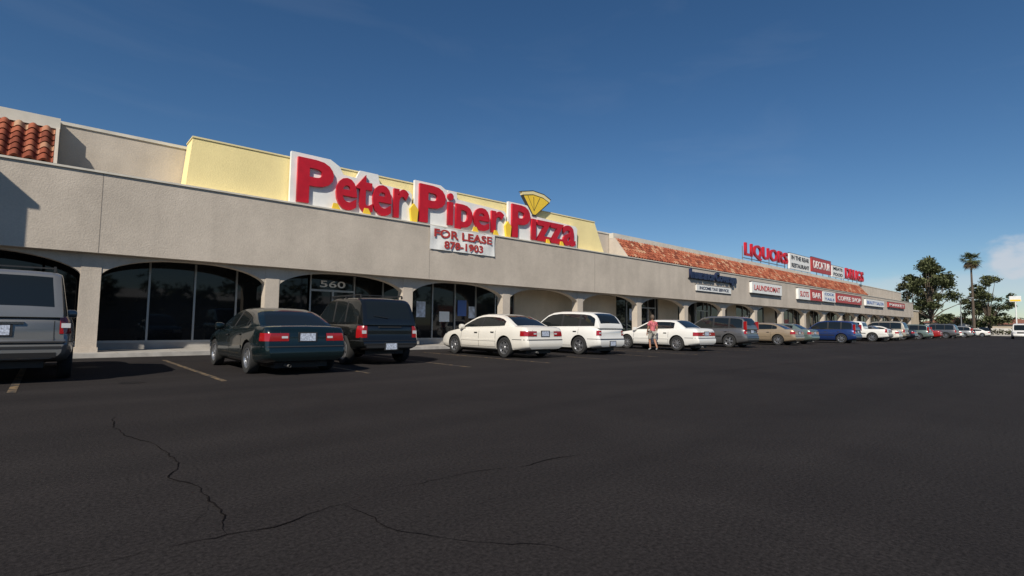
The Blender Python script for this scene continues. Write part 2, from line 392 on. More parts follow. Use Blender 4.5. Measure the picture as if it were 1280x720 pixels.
roofsign('center_sign',[('panel',['MEATS','FOOD'],66.9,71.0,7.1,8.4,M_WHITE,M_SDK)])
roofsign('drug_store_sign',[('t','DRUGS',71.7,79.0,7.2,8.5,None,M_RED)])
def fsign(name,s,u0,u1,z0,z1,mp,mtx,th=.22):
    e=empty(name); q=MB(); q.box(u0,u1,FY-th,FY-.003,z0,z1,mp)
    q.box(u0-.05,u1+.05,FY-th+.02,FY-.002,z1,z1+.05,M_SDK); q.box(u0-.05,u1+.05,FY-th+.02,FY-.002,z0-.05,z0,M_SDK)
    q.obj('cabinet',e)
    h=(z1-z0)/len(s)
    for i,t in enumerate(s): text('lettering',t,u0+.45,u1-.45,z1-h*(i+1)+h*.25,z1-h*i-h*.25,FY-th-.001,.02,mtx,e,off=.012)
e=empty('insurance_sign'); text('channel_letters','Insurance Coverage',34.7,42.0,4.45,5.35,FY-.03,.18,M_SBLU,e,off=.045)
q=MB(); q.box(34.6,42.1,FY-.06,FY-.002,4.62,4.68,M_SDK); q.obj('raceway',e)
fsign('income_tax_sign',['INCOME TAX SERVICE'],35.7,41.2,3.8,4.25,M_WHITE,M_SBLU,.08)
fsign('laundromat_sign',['LAUNDROMAT'],44.8,51.2,4.1,5.05,M_WHITE,M_SRED)
fsign('slots_sign',['SLOTS'],55.3,58.5,4.0,5.1,M_WHITE,M_SRED)
fsign('bar_sign',['BAR'],58.75,62.1,4.0,5.15,M_SRED,M_WHITE)
fsign('cocktails_sign',['COCK','TAILS'],62.4,66.4,4.05,5.15,M_WHITE,M_BLUE)
fsign('coffee_shop_sign',['COFFEE SHOP'],66.8,76.4,4.1,5.15,M_SRED,M_WHITE)
fsign('beauty_salon_sign',['BEAUTY SALON'],78.3,87.0,4.15,5.0,M_WHITE,M_BLUE)
fsign('market_sign',['MARKET'],89.5,99,4.3,5.05,M_SRED,M_WHITE)

# ------------------------------------------------------------------ cars
def paint(name,col,metal=0.0,rough=.35): 
    return mat('paint_'+name,col,rough,metal,coat=.9,nscale=1.5,namt=.04)
M_CG=mat('car_glass',(.010,.013,.014),.03,spec=.6)
M_BLK=mat('black_plastic',(.022,.022,.023),.5)
M_TYRE=mat('tyre_rubber',(.02,.02,.02),.85,nscale=20)
M_ALLOY=mat('alloy_wheel',(.42,.43,.45),.32,metal=.85)
M_CHR=mat('chrome',(.6,.6,.6),.15,metal=1)
M_TAIL=mat('tail_lamp',(.30,.008,.010),.15,coat=.8)
M_CLR=mat('lamp_clear',(.55,.56,.58),.12,coat=.8)
M_PLATE=mat('licence_plate',(.45,.50,.60),.5,nscale=30,namt=.5)
def interp(P,x): return float(np.interp(x,[p[0] for p in P],[p[1] for p in P]))
SP={}
SP['sedan']=dict(L=4.8,W=1.80,H=1.40,wr=-1.36,wf=1.36,R=.325,top=[(-2.4,.90),(-2.34,.98),(-2.2,1.0),(-1.75,1.005),(-1.0,.965),(1.0,.915),(1.25,.90),(1.9,.80),(2.25,.70),(2.4,.58)],
 roof=[(-1.80,.985),(-1.6,1.09),(-1.35,1.22),(-1.1,1.325),(-.85,1.375),(-.5,1.40),(-.1,1.405),(.15,1.385),(.35,1.335),(.6,1.235),(.85,1.12),(1.1,.985),(1.24,.89)],
 tw=.62,win=[(-1.28,-1.0),(-.96,-.12),(-.03,.98)],rg=(-1.74,-.93),wg=(.2,1.18),
 rl=[(.2,.10),(.32,.03),(.4,0),(.56,0),(.62,.05),(.85,.06),(.95,.10),(1.02,.16)],fl=[(.2,.1),(.35,.0),(.52,0),(.58,.04),(.72,.12),(.85,.2)],
 lamps=[(.42,.70,.86,.28)],doors=[-.93,-.06,.95],mold=.55)
SP['boxy']=dict(SP['sedan'],W=1.73,H=1.38,top=[(-2.4,.92),(-2.36,.99),(-2.2,1.01),(-1.75,1.01),(-1.0,.95),(1.0,.90),(1.25,.88),(2.0,.78),(2.3,.70),(2.4,.60)],
 roof=[(-1.75,.99),(-1.55,1.12),(-1.3,1.27),(-1.15,1.345),(-.95,1.375),(-.5,1.385),(-.05,1.385),(.15,1.36),(.35,1.28),(.6,1.16),(.85,1.04),(1.1,.92),(1.2,.86)],
 win=[(-1.18,-.98),(-.94,-.12),(-.04,.95)],rg=(-1.7,-1.15),wg=(.18,1.12),tw=.68,lamps=[(.25,.68,.84,.22)])
SP['suv']=dict(L=5.15,W=1.96,H=1.86,wr=-1.42,wf=1.60,R=.385,top=[(-2.575,1.02),(-2.5,1.10),(1.0,1.10),(1.2,1.13),(1.6,1.12),(2.3,1.05),(2.5,.95),(2.575,.82)],
 roof=[(-2.50,1.08),(-2.455,1.25),(-2.40,1.45),(-2.33,1.65),(-2.24,1.77),(-2.1,1.82),(-1.6,1.855),(-.5,1.865),(.0,1.84),(.2,1.80),(.4,1.70),(.7,1.48),(.95,1.28),(1.2,1.1)],
 tw=.76,win=[(-2.2,-1.35),(-1.27,-.42),(-.33,.88)],rg=(-2.46,-2.27),wg=(.15,1.12),
 rl=[(.2,.14),(.38,.03),(.46,0),(.66,0),(.70,.09),(1.0,.10),(1.15,.13)],fl=[(.2,.1),(.4,.0),(.6,0),(.66,.06),(1.0,.08),(1.1,.14)],
 lamps=[(.78,.80,1.08,.16)],doors=[-1.31,-.38,.9],mold=.72,rack=1,bump=.66,zb=.30)
SP['jeep']=dict(L=4.6,W=1.83,H=1.75,wr=-1.36,wf=1.34,R=.375,top=[(-2.3,1.0),(-2.25,1.05),(.8,1.05),(1.0,1.06),(1.5,1.05),(2.1,1.0),(2.22,.92),(2.3,.8)],
 roof=[(-2.22,1.03),(-2.17,1.2),(-2.08,1.42),(-1.98,1.60),(-1.88,1.68),(-1.7,1.715),(-1.0,1.735),(-.3,1.735),(-.05,1.70),(.1,1.64),(.35,1.46),(.6,1.27),(.85,1.06)],
 tw=.76,win=[(-1.95,-1.30),(-1.22,-.55),(-.46,.62)],rg=(-2.18,-1.95),wg=(-.02,.8),
 rl=[(.2,.12),(.38,.0),(.45,0),(.62,0),(.66,.08),(.95,.09),(1.1,.12)],fl=[(.2,.1),(.4,.0),(.58,0),(.66,.06),(1.0,.08)],
 lamps=[(.70,.70,1.0,.18)],doors=[-1.26,-.5,.62],mold=.62,rack=1,bump=.62,zb=.33)
SP['hhr']=dict(L=4.45,W=1.76,H=1.62,wr=-1.28,wf=1.35,R=.335,top=[(-2.225,.92),(-2.17,1.0),(-1.9,1.02),(.9,.985),(1.2,.99),(1.7,.95),(2.05,.85),(2.225,.65)],
 roof=[(-2.17,1.0),(-2.12,1.15),(-2.02,1.32),(-1.9,1.45),(-1.7,1.545),(-1.4,1.585),(-.8,1.61),(-.2,1.615),(.2,1.58),(.45,1.50),(.7,1.34),(.95,1.14),(1.12,.97)],
 tw=.70,win=[(-1.95,-1.30),(-1.20,-.42),(-.32,.80)],rg=(-2.12,-1.75),wg=(.4,1.05),
 rl=[(.2,.10),(.34,.02),(.42,0),(.58,0),(.64,.06),(.9,.07),(1.0,.12)],fl=[(.2,.1),(.35,.0),(.52,0),(.58,.05),(.85,.14)],
 lamps=[(.70,.72,.90,.10)],doors=[-1.25,-.37,.86],mold=.0)
SP['cuv']=dict(SP['hhr'],H=1.68,W=1.80,R=.35,roof=[(-2.17,1.0),(-2.12,1.2),(-2.04,1.42),(-1.92,1.57),(-1.75,1.63),(-1.4,1.66),(-.8,1.68),(-.1,1.675),(.2,1.63),(.4,1.55),(.7,1.35),(.95,1.15),(1.15,.97)],
 rg=(-2.12,-1.9),lamps=[(.74,.95,1.4,.08),(.70,.74,.90,.10)],mold=.6)
SP['van']=dict(SP['suv'],L=5.15,H=2.05,roof=[(-2.50,1.08),(-2.48,1.35),(-2.45,1.65),(-2.40,1.88),(-2.3,1.98),(-2.1,2.02),(-1.6,2.05),(-.2,2.05),(.5,2.0),(.8,1.9),(1.1,1.65),(1.5,1.35),(1.85,1.1)],rg=(-2.48,-2.42),wg=(.85,1.8),win=[(.3,1.4)],rack=0)
SP['pickup']=dict(SP['suv'],H=1.78,roof=[(-.75,1.08),(-.7,1.3),(-.62,1.6),(-.5,1.72),(-.3,1.76),(.3,1.78),(.5,1.74),(.7,1.62),(1.0,1.35),(1.25,1.1)],win=[(-.45,.95)],rg=(-.7,-.6),wg=(.6,1.2),doors=[-.55,.95],rack=0)
RF=[0,.80,.93,.975,.995,1.0,.997,.985,.962,.93,.86,.55,0]
def wheel_mesh(R,style):
    q=MB(); r=R*.66
    q.lathe([(r,-.085),(R*.86,-.105),(R*.96,-.095),(R,-.07),(R,.07),(R*.96,.095),(R*.86,.105),(r,.085),(r-.02,.07)],28,M_TYRE)
    q.lathe([(r+.004,-.08),(r,-.092),(r-.018,-.088),(r-.03,-.05),(r-.03,.06)],28,M_ALLOY)
    q.lathe([(r-.03,-.02),(.001,-.02)],28,M_BLK)
    q.lathe([(.001,-.088),(.045,-.086),(.06,-.07),(.065,-.03)],16,M_ALLOY)
    ns=style
    for i in range(ns):
        t=2*math.pi*i/ns; c,s=math.cos(t),math.sin(t); w0,w1=.034,.026 if ns>6 else .045
        def P(a,bb,y): return (a*c-bb*s,y,a*s+bb*c)
        a0,a1=.04,r-.015
        q.quad([P(a0,-w0,-.078),P(a1,-w1,-.066),P(a1,w1,-.066),P(a0,w0,-.078)],M_ALLOY)
        q.quad([P(a0,-w0,-.078),P(a1,-w1,-.066),P(a1,-w1,-.03),P(a0,-w0,-.03)],M_ALLOY)
        q.quad([P(a0,w0,-.078),P(a1,w1,-.066),P(a1,w1,-.03),P(a0,w0,-.03)],M_ALLOY)
    return q
CAR_CACHE={}
def car(name,kind,pm,u,rearY=None,cy=None,rz=90,sc=(1,1,1),detail=True,style=7):
    sp=SP[kind]; L=sp['L'];W=sp['W'];H=sp['H'];hl=L/2; w2=W/2
    root=empty(name)
    zbv=sp.get('zb',.20)
    plan=[(-hl,.84),(-hl+.06,.895),(-hl+.2,.945),(-hl+.6,.985),(0,1),(hl-.9,.985),(hl-.45,.94),(hl-.18,.87),(hl-.05,.78),(hl,.70)]
    def topz(x): return interp(sp['top'],x)
    def zbot(x): return interp([(-hl,zbv+.10),(-hl+.5,zbv+.02),(-hl+.9,zbv),(hl-.9,zbv),(hl-.4,zbv+.0),(hl,zbv+.04)],x)
    def ringh(x):
        zt=topz(x);zb=zbot(x);h=zt-zb;w=w2*interp(plan,x)
        zz=[zb,zb,zb+.05,zb+.16*h,zb+.34*h,zb+.50*h,zb+.64*h,zb+.78*h,zb+.90*h,zt-.022,zt-.004,zt+.010,zt+.018]
        return [(w*f,z) for f,z in zip(RF,zz)]
    def lean(x,z):
        d=0
        if x<-hl+.5: d+=(1-(x+hl)/.5)*interp(sp['rl'],z)
        if x>hl-.6: d-=(1-(hl-x)/.6)*interp(sp['fl'],z)
        return d
    def side(x,z,sgn,off=.004):
        r=ringh(x)[1:10]; y=interp([(p[1]+i*1e-5,p[0]) for i,p in enumerate(r)],z)
        return (x+lean(x,z),sgn*(y+off),z)
    def rear(y,z,off=.006): return (-hl+lean(-hl,z)-off,y,z)
    def front(y,z,off=.006): return (hl+lean(hl,z)+off,y,z)
    xs=sorted(set([round(v,3) for v in list(np.linspace(-hl,hl,46))+[-hl+.03,-hl+.06,-hl+.12,hl-.03,hl-.08]+[p[0] for p in sp['top']]]))
    q=MB(); rings=[]
    for x in xs:
        r=ringh(x); full=[(x+lean(x,z),y,z) for y,z in r]+[(x+lean(x,z),-y,z) for y,z in r[-2:0:-1]]
        rings.append(full)
    n=len(rings[0])
    for r in rings: q.v+=r
    k=q.mi(pm)
    for i in range(len(xs)-1):
        for j in range(n):
            j2=(j+1)%n; q.f.append((i*n+j,i*n+j2,(i+1)*n+j2,(i+1)*n+j)); q.m.append(k)
    for e in (0,(len(xs)-1)*n):
        h=(n-2)//2
        q.f.append((e+0,e+1,e+n-1)); q.m.append(k)
        for j in range(1,h):
            q.f.append((e+j,e+j+1,e+n-j-1,e+n-j)); q.m.append(k)
        q.f.append((e+h,e+h+1,e+h+2)); q.m.append(k)
    q.mi(M_BLK)
    body=q.obj('body',root)
    c=MB(); RR=sp['R']+.055
    for xw in (sp['wr'],sp['wf']):
        for s in (-1,1):
            y0,y1=s*(w2-.30),s*(w2+.3); N_=32
            poly=[(xw+RR*math.cos(2*math.pi*i/N_),sp['R']+.01+RR*math.sin(2*math.pi*i/N_)) for i in range(N_)]
            c.prism(poly,'y',min(y0,y1),max(y0,y1),M_BLK)
    cut=c.obj('cutter'); md=body.modifiers.new('b','BOOLEAN'); md.operation='DIFFERENCE'; md.object=cut; md.solver='EXACT'
    bpy.context.view_layer.update(); dg=bpy.context.evaluated_depsgraph_get()
    me=bpy.data.meshes.new_from_object(body.evaluated_get(dg)); body.modifiers.clear(); body.data=me; bpy.data.objects.remove(cut)
    me.materials.clear(); me.materials.append(pm); me.materials.append(M_BLK)
    for p in me.polygons:
        p.material_index=0
        cc=p.center
        for xw in (sp['wr'],sp['wf']):
            d=math.hypot(cc.x-xw,cc.z-sp['R']-.01)
            if (abs(d-RR)<.03 and abs(cc.y)<w2*.985 and abs(p.normal.y)<.5) or (d<RR-.02 and abs(cc.y)<w2-.2): p.material_index=1
        if cc.z<zbv+.06 and abs(p.normal.z)>.5: p.material_index=1
    me.polygons.foreach_set('use_smooth',[True]*len(me.polygons)); me.set_sharp_from_angle(angle=math.radians(38))
    roof=sp['roof']; c0,a0=roof[0][0],roof[-1][0]
    br=[p[0] for p in roof]+[v for wv in sp['win'] for v in wv]+list(sp['rg'])+list(sp['wg'])
    xs=sorted(set([round(v,3) for v in br+list(np.linspace(c0,a0,30))]))
    wb,wt=w2*.885,w2*sp['tw']; zref=1.0 if H<1.5 else 1.05
    rx=[p[0] for p in roof]; rz_=[p[1] for p in roof]
    plan2=[(c0,.93),(c0+.25,.97),(c0+.6,1),(a0-.9,1),(a0-.3,.95),(a0,.88)]
    def sy(x,z): 
        t=max(0,min(1,(z-zref)/(H-zref))); return (wb+(wt-wb)*(t**1.15))*interp(plan2,x)
    def cring(x):
        zr=float(np.interp(x,rx,rz_)); zb=min(topz(x)-.02,zr-.012); h=zr-zb
        z1=zb+min(.06,.3*h); z2=zb+max(h-.085,.55*h); z3=zb+max(h-.03,.85*h)
        y4=sy(x,zr)-.06
        pts=[(sy(x,zb),zb),(sy(x,z1),z1),(sy(x,z2),z2),(sy(x,z3)-.006,z3),(y4,zr-.002),(y4-.05,zr+.004),(y4*.5,zr+.016),(0,zr+.02)]
        return pts
    q=MB(); mp=q.mi(pm); mg=q.mi(M_CG); mk=q.mi(M_BLK)
    for x in xs:
        r=cring(x); full=[(x,y,z) for y,z in r]+[(x,-y,z) for y,z in r[-2::-1]]; q.v+=full
    n=15
    for i in range(len(xs)-1):
        xm=(xs[i]+xs[i+1])/2
        zr=float(np.interp(xm,rx,rz_)); tall=zr-topz(xm)>.13
        for j in range(n-1):
            s_=min(j,n-2-j); m_=mp
            if s_==1 and tall:
                if any(a<xm<b_ for a,b_ in sp['win']): m_=mg
                elif sp['win'][0][0]<xm<sp['win'][-1][1]: m_=mk
            if s_>=5 and (sp['rg'][0]<xm<sp['rg'][1] or sp['wg'][0]<xm<sp['wg'][1]): m_=mg
            q.f.append((i*n+j,i*n+j+1,(i+1)*n+j+1,(i+1)*n+j)); q.m.append(m_)
    e=(len(xs)-1)*n
    q.f.append(tuple(range(n))); q.m.append(mp); q.f.append(tuple(range(e,e+n))); q.m.append(mp)
    q.obj('cabin',root,smooth=True,ang=30)
    q=MB()
    def ribbon_v(x,z0,z1,sgn,w,m,off=.002):
        zs=np.linspace(z0,z1,9); q.grid([[side(x-w/2,z,sgn,off) for z in zs],[side(x+w/2,z,sgn,off) for z in zs]],m)
    def ribbon_h(z0,z1,x0,x1,sgn,m,off=.012,nn=16):
        q.grid([[side(x,z0,sgn,.001) ,side(x,z0,sgn,off),side(x,z1,sgn,off),side(x,z1,sgn,.001)] for x in np.linspace(x0,x1,nn)],m)
    tz=lambda x: topz(x)-.05
    for sgn in (-1,1):
        for i,xd in enumerate(sp['doors']): 
            zl=zbv+.12
            if abs(xd-sp['wr'])<RR+.03: zl=sp['R']+.02+math.sqrt(max(0,(RR+.03)**2-(xd-sp['wr'])**2))
            ribbon_v(xd,zl,tz(xd),sgn,.014,M_BLK)
        zl=zbv+.13; x0=max(sp['doors'][0],sp['wr']+RR+.03); q.grid([[side(x,zl-.006,sgn,.002),side(x,zl+.006,sgn,.002)] for x in np.linspace(x0,sp['doors'][-1],10)],M_BLK)
        if sp['mold']:
            z=sp['mold']; ribbon_h(z-.03,z+.03,sp['wr']+RR+.03,sp['wf']-RR-.03,sgn,pm if H<1.5 else M_BLK)
        for i in range(len(sp['doors'])-1):
            xh=sp['doors'][i]+.16; z=topz(xh)-.15; ribbon_h(z-.015,z+.015,xh-.08,xh+.08,sgn,M_BLK if detail else pm,.025,4)
        xm=a0-.33; y=wb*.97; zz=topz(xm)+.06
        q.lathe([(.001,-.09),(.06,-.085),(.085,-.04),(.09,.05),(.08,.09),(.001,.09)],12,pm,(xm,sgn*(y+.10),zz))
        for (yf,z0,z1,d) in sp['lamps']:
            if z0>topz(-hl)-.05+.03: 
                xx=c0+.05; q.box(c0-.02,c0+.14,sgn*sy(xx,z0)-.05,sgn*sy(xx,z0)+.012,z0,z1,M_TAIL); continue
            zs=np.linspace(z0,z1,6)
            y1=lambda z: side(-hl,z,1,0)[1]
            q.grid([[rear(sgn*(yf*w2+(y1(z)-yf*w2)*t),z,.010) for z in zs] for t in np.linspace(0,1,5)]+[[ (side(-hl+d*t,z,sgn,.010)) for z in zs] for t in np.linspace(0.0,1,5)],M_TAIL)
            for zz_ in (z0,z1):
                q.grid([[rear(sgn*(yf*w2+(y1(zz_)-yf*w2)*t),zz_,o) for o in(-.02,.010)] for t in np.linspace(0,1,5)],M_BLK)
            zm0=z0+(z1-z0)*.35; zm1=z0+(z1-z0)*.62
            q.grid([[rear(sgn*(yf*w2+.02+t*.12),z,.013) for z in (zm0,zm1)] for t in (0,1)],M_CLR)
        z0,z1=.58,.72
        if H>1.6: z0,z1=.74,.92
        zs=np.linspace(z0,z1,4); yf=.45
        q.grid([[front(sgn*(yf*w2+(side(hl,z,1,0)[1]-yf*w2)*t),z,.008) for z in zs] for t in np.linspace(0,1,4)]+[[side(hl-.2*t,z,sgn,.008) for z in zs] for t in np.linspace(0.0,1,4)],M_CLR)
    zbp=sp.get('bump',.58)
    ys=np.linspace(-1,1,9)
    wr_=side(-hl,zbp,1,0)[1]
    q.grid([[rear(y*wr_,z,.004) for z in (zbp+.0,zbp+.022)] for y in ys],M_BLK)
    for sgn in(-1,1): q.grid([[side(x,z,sgn,.003) for z in (zbp,zbp+.018)] for x in np.linspace(-hl+.0,sp['wr']-RR-.02,6)],M_BLK)
    if kind in('suv','jeep','cuv','van','pickup'):
        q.grid([[rear(y*wr_*.98,z,.008) for z in (zbp-.10,zbp-.06)] for y in ys],M_BLK)
        zz0=zbot(-hl)+.0
        q.grid([[rear(y*wr_*.9,z,.008) for z in (zz0+.02,zz0+.10)] for y in ys],M_BLK)
    zp=.42 if kind in('hhr',) else (.78 if H<1.5 else (.86 if kind!='jeep' else .48))
    q.box(-hl+lean(-hl,zp)-.022,-hl+lean(-hl,zp)+.01,-.155,.155,zp-.078,zp+.078,M_PLATE)
    q.box(-hl+lean(-hl,zp)-.016,-hl+lean(-hl,zp)+.01,-.19,.19,zp-.10,zp+.10,M_BLK)
    if H<1.5:
        zl=topz(-hl)-.01
        for sgn in(-1,1): q.grid([[rear(sgn*w2*.60+o,z,.003) for z in np.linspace(zbp+.03,zl,6)] for o in(-.006,.006)],M_BLK)
        q.tube((-hl+.02,.35,.20),(-hl+.3,.35,.20),.028,.028,M_STEEL)
    else:
        for sgn in(-1,1): q.grid([[rear(sgn*w2*.71+o,z,.003) for z in np.linspace(zbp+.03,topz(-hl)-.01,6)] for o in(-.006,.006)],M_BLK)
        q.box(-hl+lean(-hl,.98)-.03,-hl+lean(-hl,.98)+.01,-.32,.32,.955,.99,M_CHR if kind=='suv' else M_BLK)
        xw0=float(np.interp(1.2,[p[1] for p in roof[:5]],[p[0] for p in roof[:5]]))
        q.tube((xw0-.03,.05,1.20),(xw0-.01,.45,1.26),.009,.006,M_BLK,5)
    q.grid([[front(y*.40*w2,z,.004) for z in np.linspace(.56 if H<1.6 else .74,.70 if H<1.6 else .94,3)] for y in ys],M_BLK)
    q.grid([[front(y*.55*w2,z,.004) for z in (.30,.42)] for y in ys],M_BLK)
    if sp.get('rack'):
        for sgn in(-1,1):
            yy=sgn*(wt-.10); q.box(c0+.5,.1,yy-.018,yy+.018,H+.045,H+.075,M_BLK)
            for xx in(c0+.5,c0+1.4,.05): q.box(xx-.03,xx+.03,yy-.015,yy+.015,H-.02,H+.05,M_BLK)
        for xx in(c0+.75,-.4): q.box(xx-.02,xx+.02,-wt+.1,wt-.1,H+.05,H+.072,M_BLK)
    if kind=='pickup':
        q.box(-hl+.18,c0-.1,-w2*.78,w2*.78,topz(-1)+.012,topz(-1)+.03,M_BLK)
    q.box(-hl+.35,hl-.4,-w2*.6,w2*.6,zbv-.06,zbv+.08,M_BLK)
    q.tube((a0-.1,-w2*.80,topz(a0)-.02),(a0-.35,-w2*.80,topz(a0)+.62),.004,.002,M_BLK,4)
    q.obj('fittings',root,smooth=True,ang=30)
    key=(sp['R'],style)
    if key not in CAR_CACHE:
        o=wheel_mesh(*key).obj('wheel',root,smooth=True,ang=35); CAR_CACHE[key]=o.data; bpy.data.objects.remove(o)
    for xw in(sp['wr'],sp['wf']):
        for s in(-1,1):
            o=link(bpy.data.objects.new('wheel',CAR_CACHE[key]),root); o.location=(xw,s*(w2-.115),sp['R'])
            if s>0: o.rotation_euler=(0,0,math.pi)
    yy=cy if cy is not None else rearY-sp['wr']*sc[0]
    root.location=(u,yy,0); root.rotation_euler=(0,0,math.radians(rz)); root.scale=sc
    return root
P_SILV=paint('silver',(.21,.21,.205),.45,.35); P_SILV2=paint('light_silver',(.34,.34,.33),.5,.35); P_GRN=paint('dark_green',(.005,.013,.015),.2,.25); P_BLK=paint('near_black',(.007,.008,.008),.1,.25)
P_WHT=paint('white',(.74,.73,.69)); P_WHT2=paint('warm_white',(.72,.69,.62)); P_GRY=paint('grey',(.13,.13,.135),.5); P_BEI=paint('beige',(.36,.28,.19),.4)
P_TEAL=paint('teal',(.15,.20,.18),.4); P_BLU=paint('blue',(.012,.035,.14),.3); P_RED=paint('red',(.30,.012,.012)); P_TAN=paint('tan',(.40,.36,.29),.3); P_DBL=paint('dark_blue',(.012,.016,.03),.3)
car('parked_suv','suv',P_SILV,-.57,rearY=12.75,style=6,sc=(1,1,1.03),rz=89)
car('parked_car','sedan',P_GRN,3.96,rearY=11.7,sc=(1,1,.985),style=9,rz=90.5)
car('parked_suv','jeep',P_BLK,6.62,rearY=13.0,style=5,rz=90)
car('parked_car','sedan',P_WHT2,12.05,rearY=12.85,sc=(1.03,1.02,1.02),style=7,rz=89.5)
car('parked_wagon','hhr',P_WHT,15.7,rearY=12.9,style=5,rz=91)
car('parked_car','boxy',P_WHT,21.9,rearY=12.45,style=9,rz=89)
car('parked_suv','cuv',P_GRY,28.2,rearY=13.1,style=5,rz=91)
car('parked_car','sedan',P_BEI,35.2,rearY=13.3,style=7,rz=91)
car('parked_car','boxy',P_TEAL,38.9,rearY=13.6,style=7)
car('parked_car','cuv',P_BLU,45.2,rearY=12.6,style=7)
far=[('pickup',P_WHT,54.5),('boxy',P_GRY,57.4),('sedan',P_WHT2,60.3),('suv',P_TAN,63.2),('sedan',P_DBL,69),('cuv',P_TEAL,74),('sedan',P_SILV2,77.5),('boxy',P_RED,83),('suv',P_GRY,89),('sedan',P_WHT,95),('cuv',P_SILV2,102),('sedan',P_DBL,110),('sedan',P_WHT,121)]
for kd,pm,u in far:
    car({'pickup':'parked_pickup_truck','suv':'parked_suv'}.get(kd,'parked_car'),kd,pm,u,rearY=13.2+random.uniform(-.4,.5),detail=False,rz=90+random.uniform(-2,2))
car('moving_car','cuv',P_DBL,137,cy=14.3,rz=188,detail=False)
car('white_van','van',P_WHT,97,cy=6.4,rz=183,detail=False)

# ------------------------------------------------------------------ pedestrian
def person(loc,rz,h=1.62):
    root=empty('pedestrian',loc,rz)
    M_SKIN=mat('skin',(.36,.18,.11),.6); M_TOP=mat('pink_shirt',(.50,.13,.15),.85,nscale=16,namt=.6,bump=.3,bscale=20); M_SH=mat('khaki_shorts',(.36,.34,.30),.9,nscale=8,namt=.12)
    M_HAIR=mat('grey_brown_hair',(.10,.07,.05),.7,nscale=40,namt=.3); M_SHOE=mat('white_shoes',(.5,.5,.48),.7); M_EYE=mat('eye_dark',(.02,.015,.01),.3); M_LIP=mat('lips',(.35,.10,.08),.5)
    def skin(name,V,E,R,matf,sub=2):
        me=bpy.data.meshes.new(name); me.from_pydata(V,E,[]); o=link(bpy.data.objects.new(name,me)); 
        md=o.modifiers.new('s','SKIN'); md.use_smooth_shade=True
        for i,r in enumerate(R):
            me.skin_vertices[0].data[i].radius=r if isinstance(r,tuple) else (r,r)
        me.skin_vertices[0].data[0].use_root=True
        o.modifiers.new('u','SUBSURF').levels=sub
        bpy.context.view_layer.update(); dg=bpy.context.evaluated_depsgraph_get(); m2=bpy.data.meshes.new_from_object(o.evaluated_get(dg)); bpy.data.objects.remove(o)
        mats=[]
        m2.materials.clear()
        for p in m2.polygons:
            mm=matf(p.center)
            if mm not in mats: mats.append(mm); m2.materials.append(mm)
            p.material_index=mats.index(mm); p.use_smooth=True
        return link(bpy.data.objects.new(name,m2),root)
    V=[(0,0,.88),(0,0,1.02),(0,0,1.20),(.0,0,1.33),(0,0,1.40),(.01,0,1.45),
       (.0,.10,.86),(.10,.10,.48),(.04,.10,.09),(.0,-.10,.86),(-.02,-.10,.47),(-.20,-.10,.13),
       (0,.16,1.30),(.03,.22,1.05),(.16,.19,.84),(0,-.16,1.30),(-.06,-.22,1.05),(.06,-.23,.83),
       (.15,.11,.04),(-.12,-.11,.03)]
    E=[(0,1),(1,2),(2,3),(3,4),(4,5),(0,6),(6,7),(7,8),(0,9),(9,10),(10,11),(3,12),(12,13),(13,14),(3,15),(15,16),(16,17),(8,18),(11,19)]
    R=[(.14,.11),(.125,.10),(.14,.11),(.12,.085),.055,.048, .085,.058,.036,.085,.058,.036,.058,.043,.027,.058,.043,.027,.04,.04]
    skin('body',V,E,R,lambda c: M_SHOE if c.z<.11 else M_SKIN)
    V=[(0,0,.84),(0,0,1.02),(0,0,1.20),(.0,0,1.32),(0,0,1.395),(0,.17,1.31),(.022,.225,1.12),(0,-.17,1.31),(-.045,-.225,1.12)]
    E=[(0,1),(1,2),(2,3),(3,4),(3,5),(5,6),(3,7),(7,8)]
    skin('shirt',V,E,[(.175,.15),(.155,.135),(.165,.135),(.14,.105),.065,.078,.068,.078,.068],lambda c:M_TOP)
    V=[(0,0,.90),(0,.095,.84),(.05,.105,.66),(.095,.105,.50),(0,-.095,.84),(-.015,-.105,.66),(-.02,-.105,.50)]
    skin('shorts',V,[(0,1),(1,2),(2,3),(0,4),(4,5),(5,6)],[(.155,.13),.105,.098,.094,.105,.098,.094],lambda c:M_SH)
    for s,(hx,hy,hz) in ((1,(.16,.19,.84)),(-1,(.06,-.23,.83))):
        V=[(hx,hy,hz),(hx+.01,hy,hz-.07)];E=[(0,1)];R=[(.028,.02),(.036,.017)]
        for k in range(4):
            b0=len(V); o=(k-1.5)*.019; ln=[.06,.072,.066,.05][k]
            V+=[(hx+.01+o,hy,hz-.08),(hx+.018+o,hy,hz-.08-ln*.5),(hx+.014+o,hy-.012*s,hz-.08-ln)]; E+=[(1,b0),(b0,b0+1),(b0+1,b0+2)]; R+=[.009,.0085,.0075]
        b0=len(V); V+=[(hx+.045,hy-.01*s,hz-.05),(hx+.055,hy-.015*s,hz-.085)];E+=[(0,b0),(b0,b0+1)];R+=[.010,.009]
        skin('hand',V,E,R,lambda c:M_SKIN,1)
    bm=bmesh.new(); bmesh.ops.create_icosphere(bm,subdivisions=4,radius=1); 
    for v in bm.verts:
        x,y,z=v.co; w=1-.22*max(0,-z)**1.5
        fx=x*.098*w; fy=y*.074*w; fz=z*.118
        if x>0: fx+= .022*math.exp(-((y*.074)**2)/.0002-((z+.12)**2)/.03)
        if x>0: fx-= .010*(math.exp(-((y-.42)**2)/.03-((z-.05)**2)/.02)+math.exp(-((y+.42)**2)/.03-((z-.05)**2)/.02))
        if x>0: fx+= .008*math.exp(-(y**2)/.08-((z+.85)**2)/.03)
        v.co=Vector((fx,fy,fz))
    me=bpy.data.meshes.new('head'); bm.to_mesh(me); bm.free(); me.materials.append(M_SKIN); me.materials.append(M_LIP)
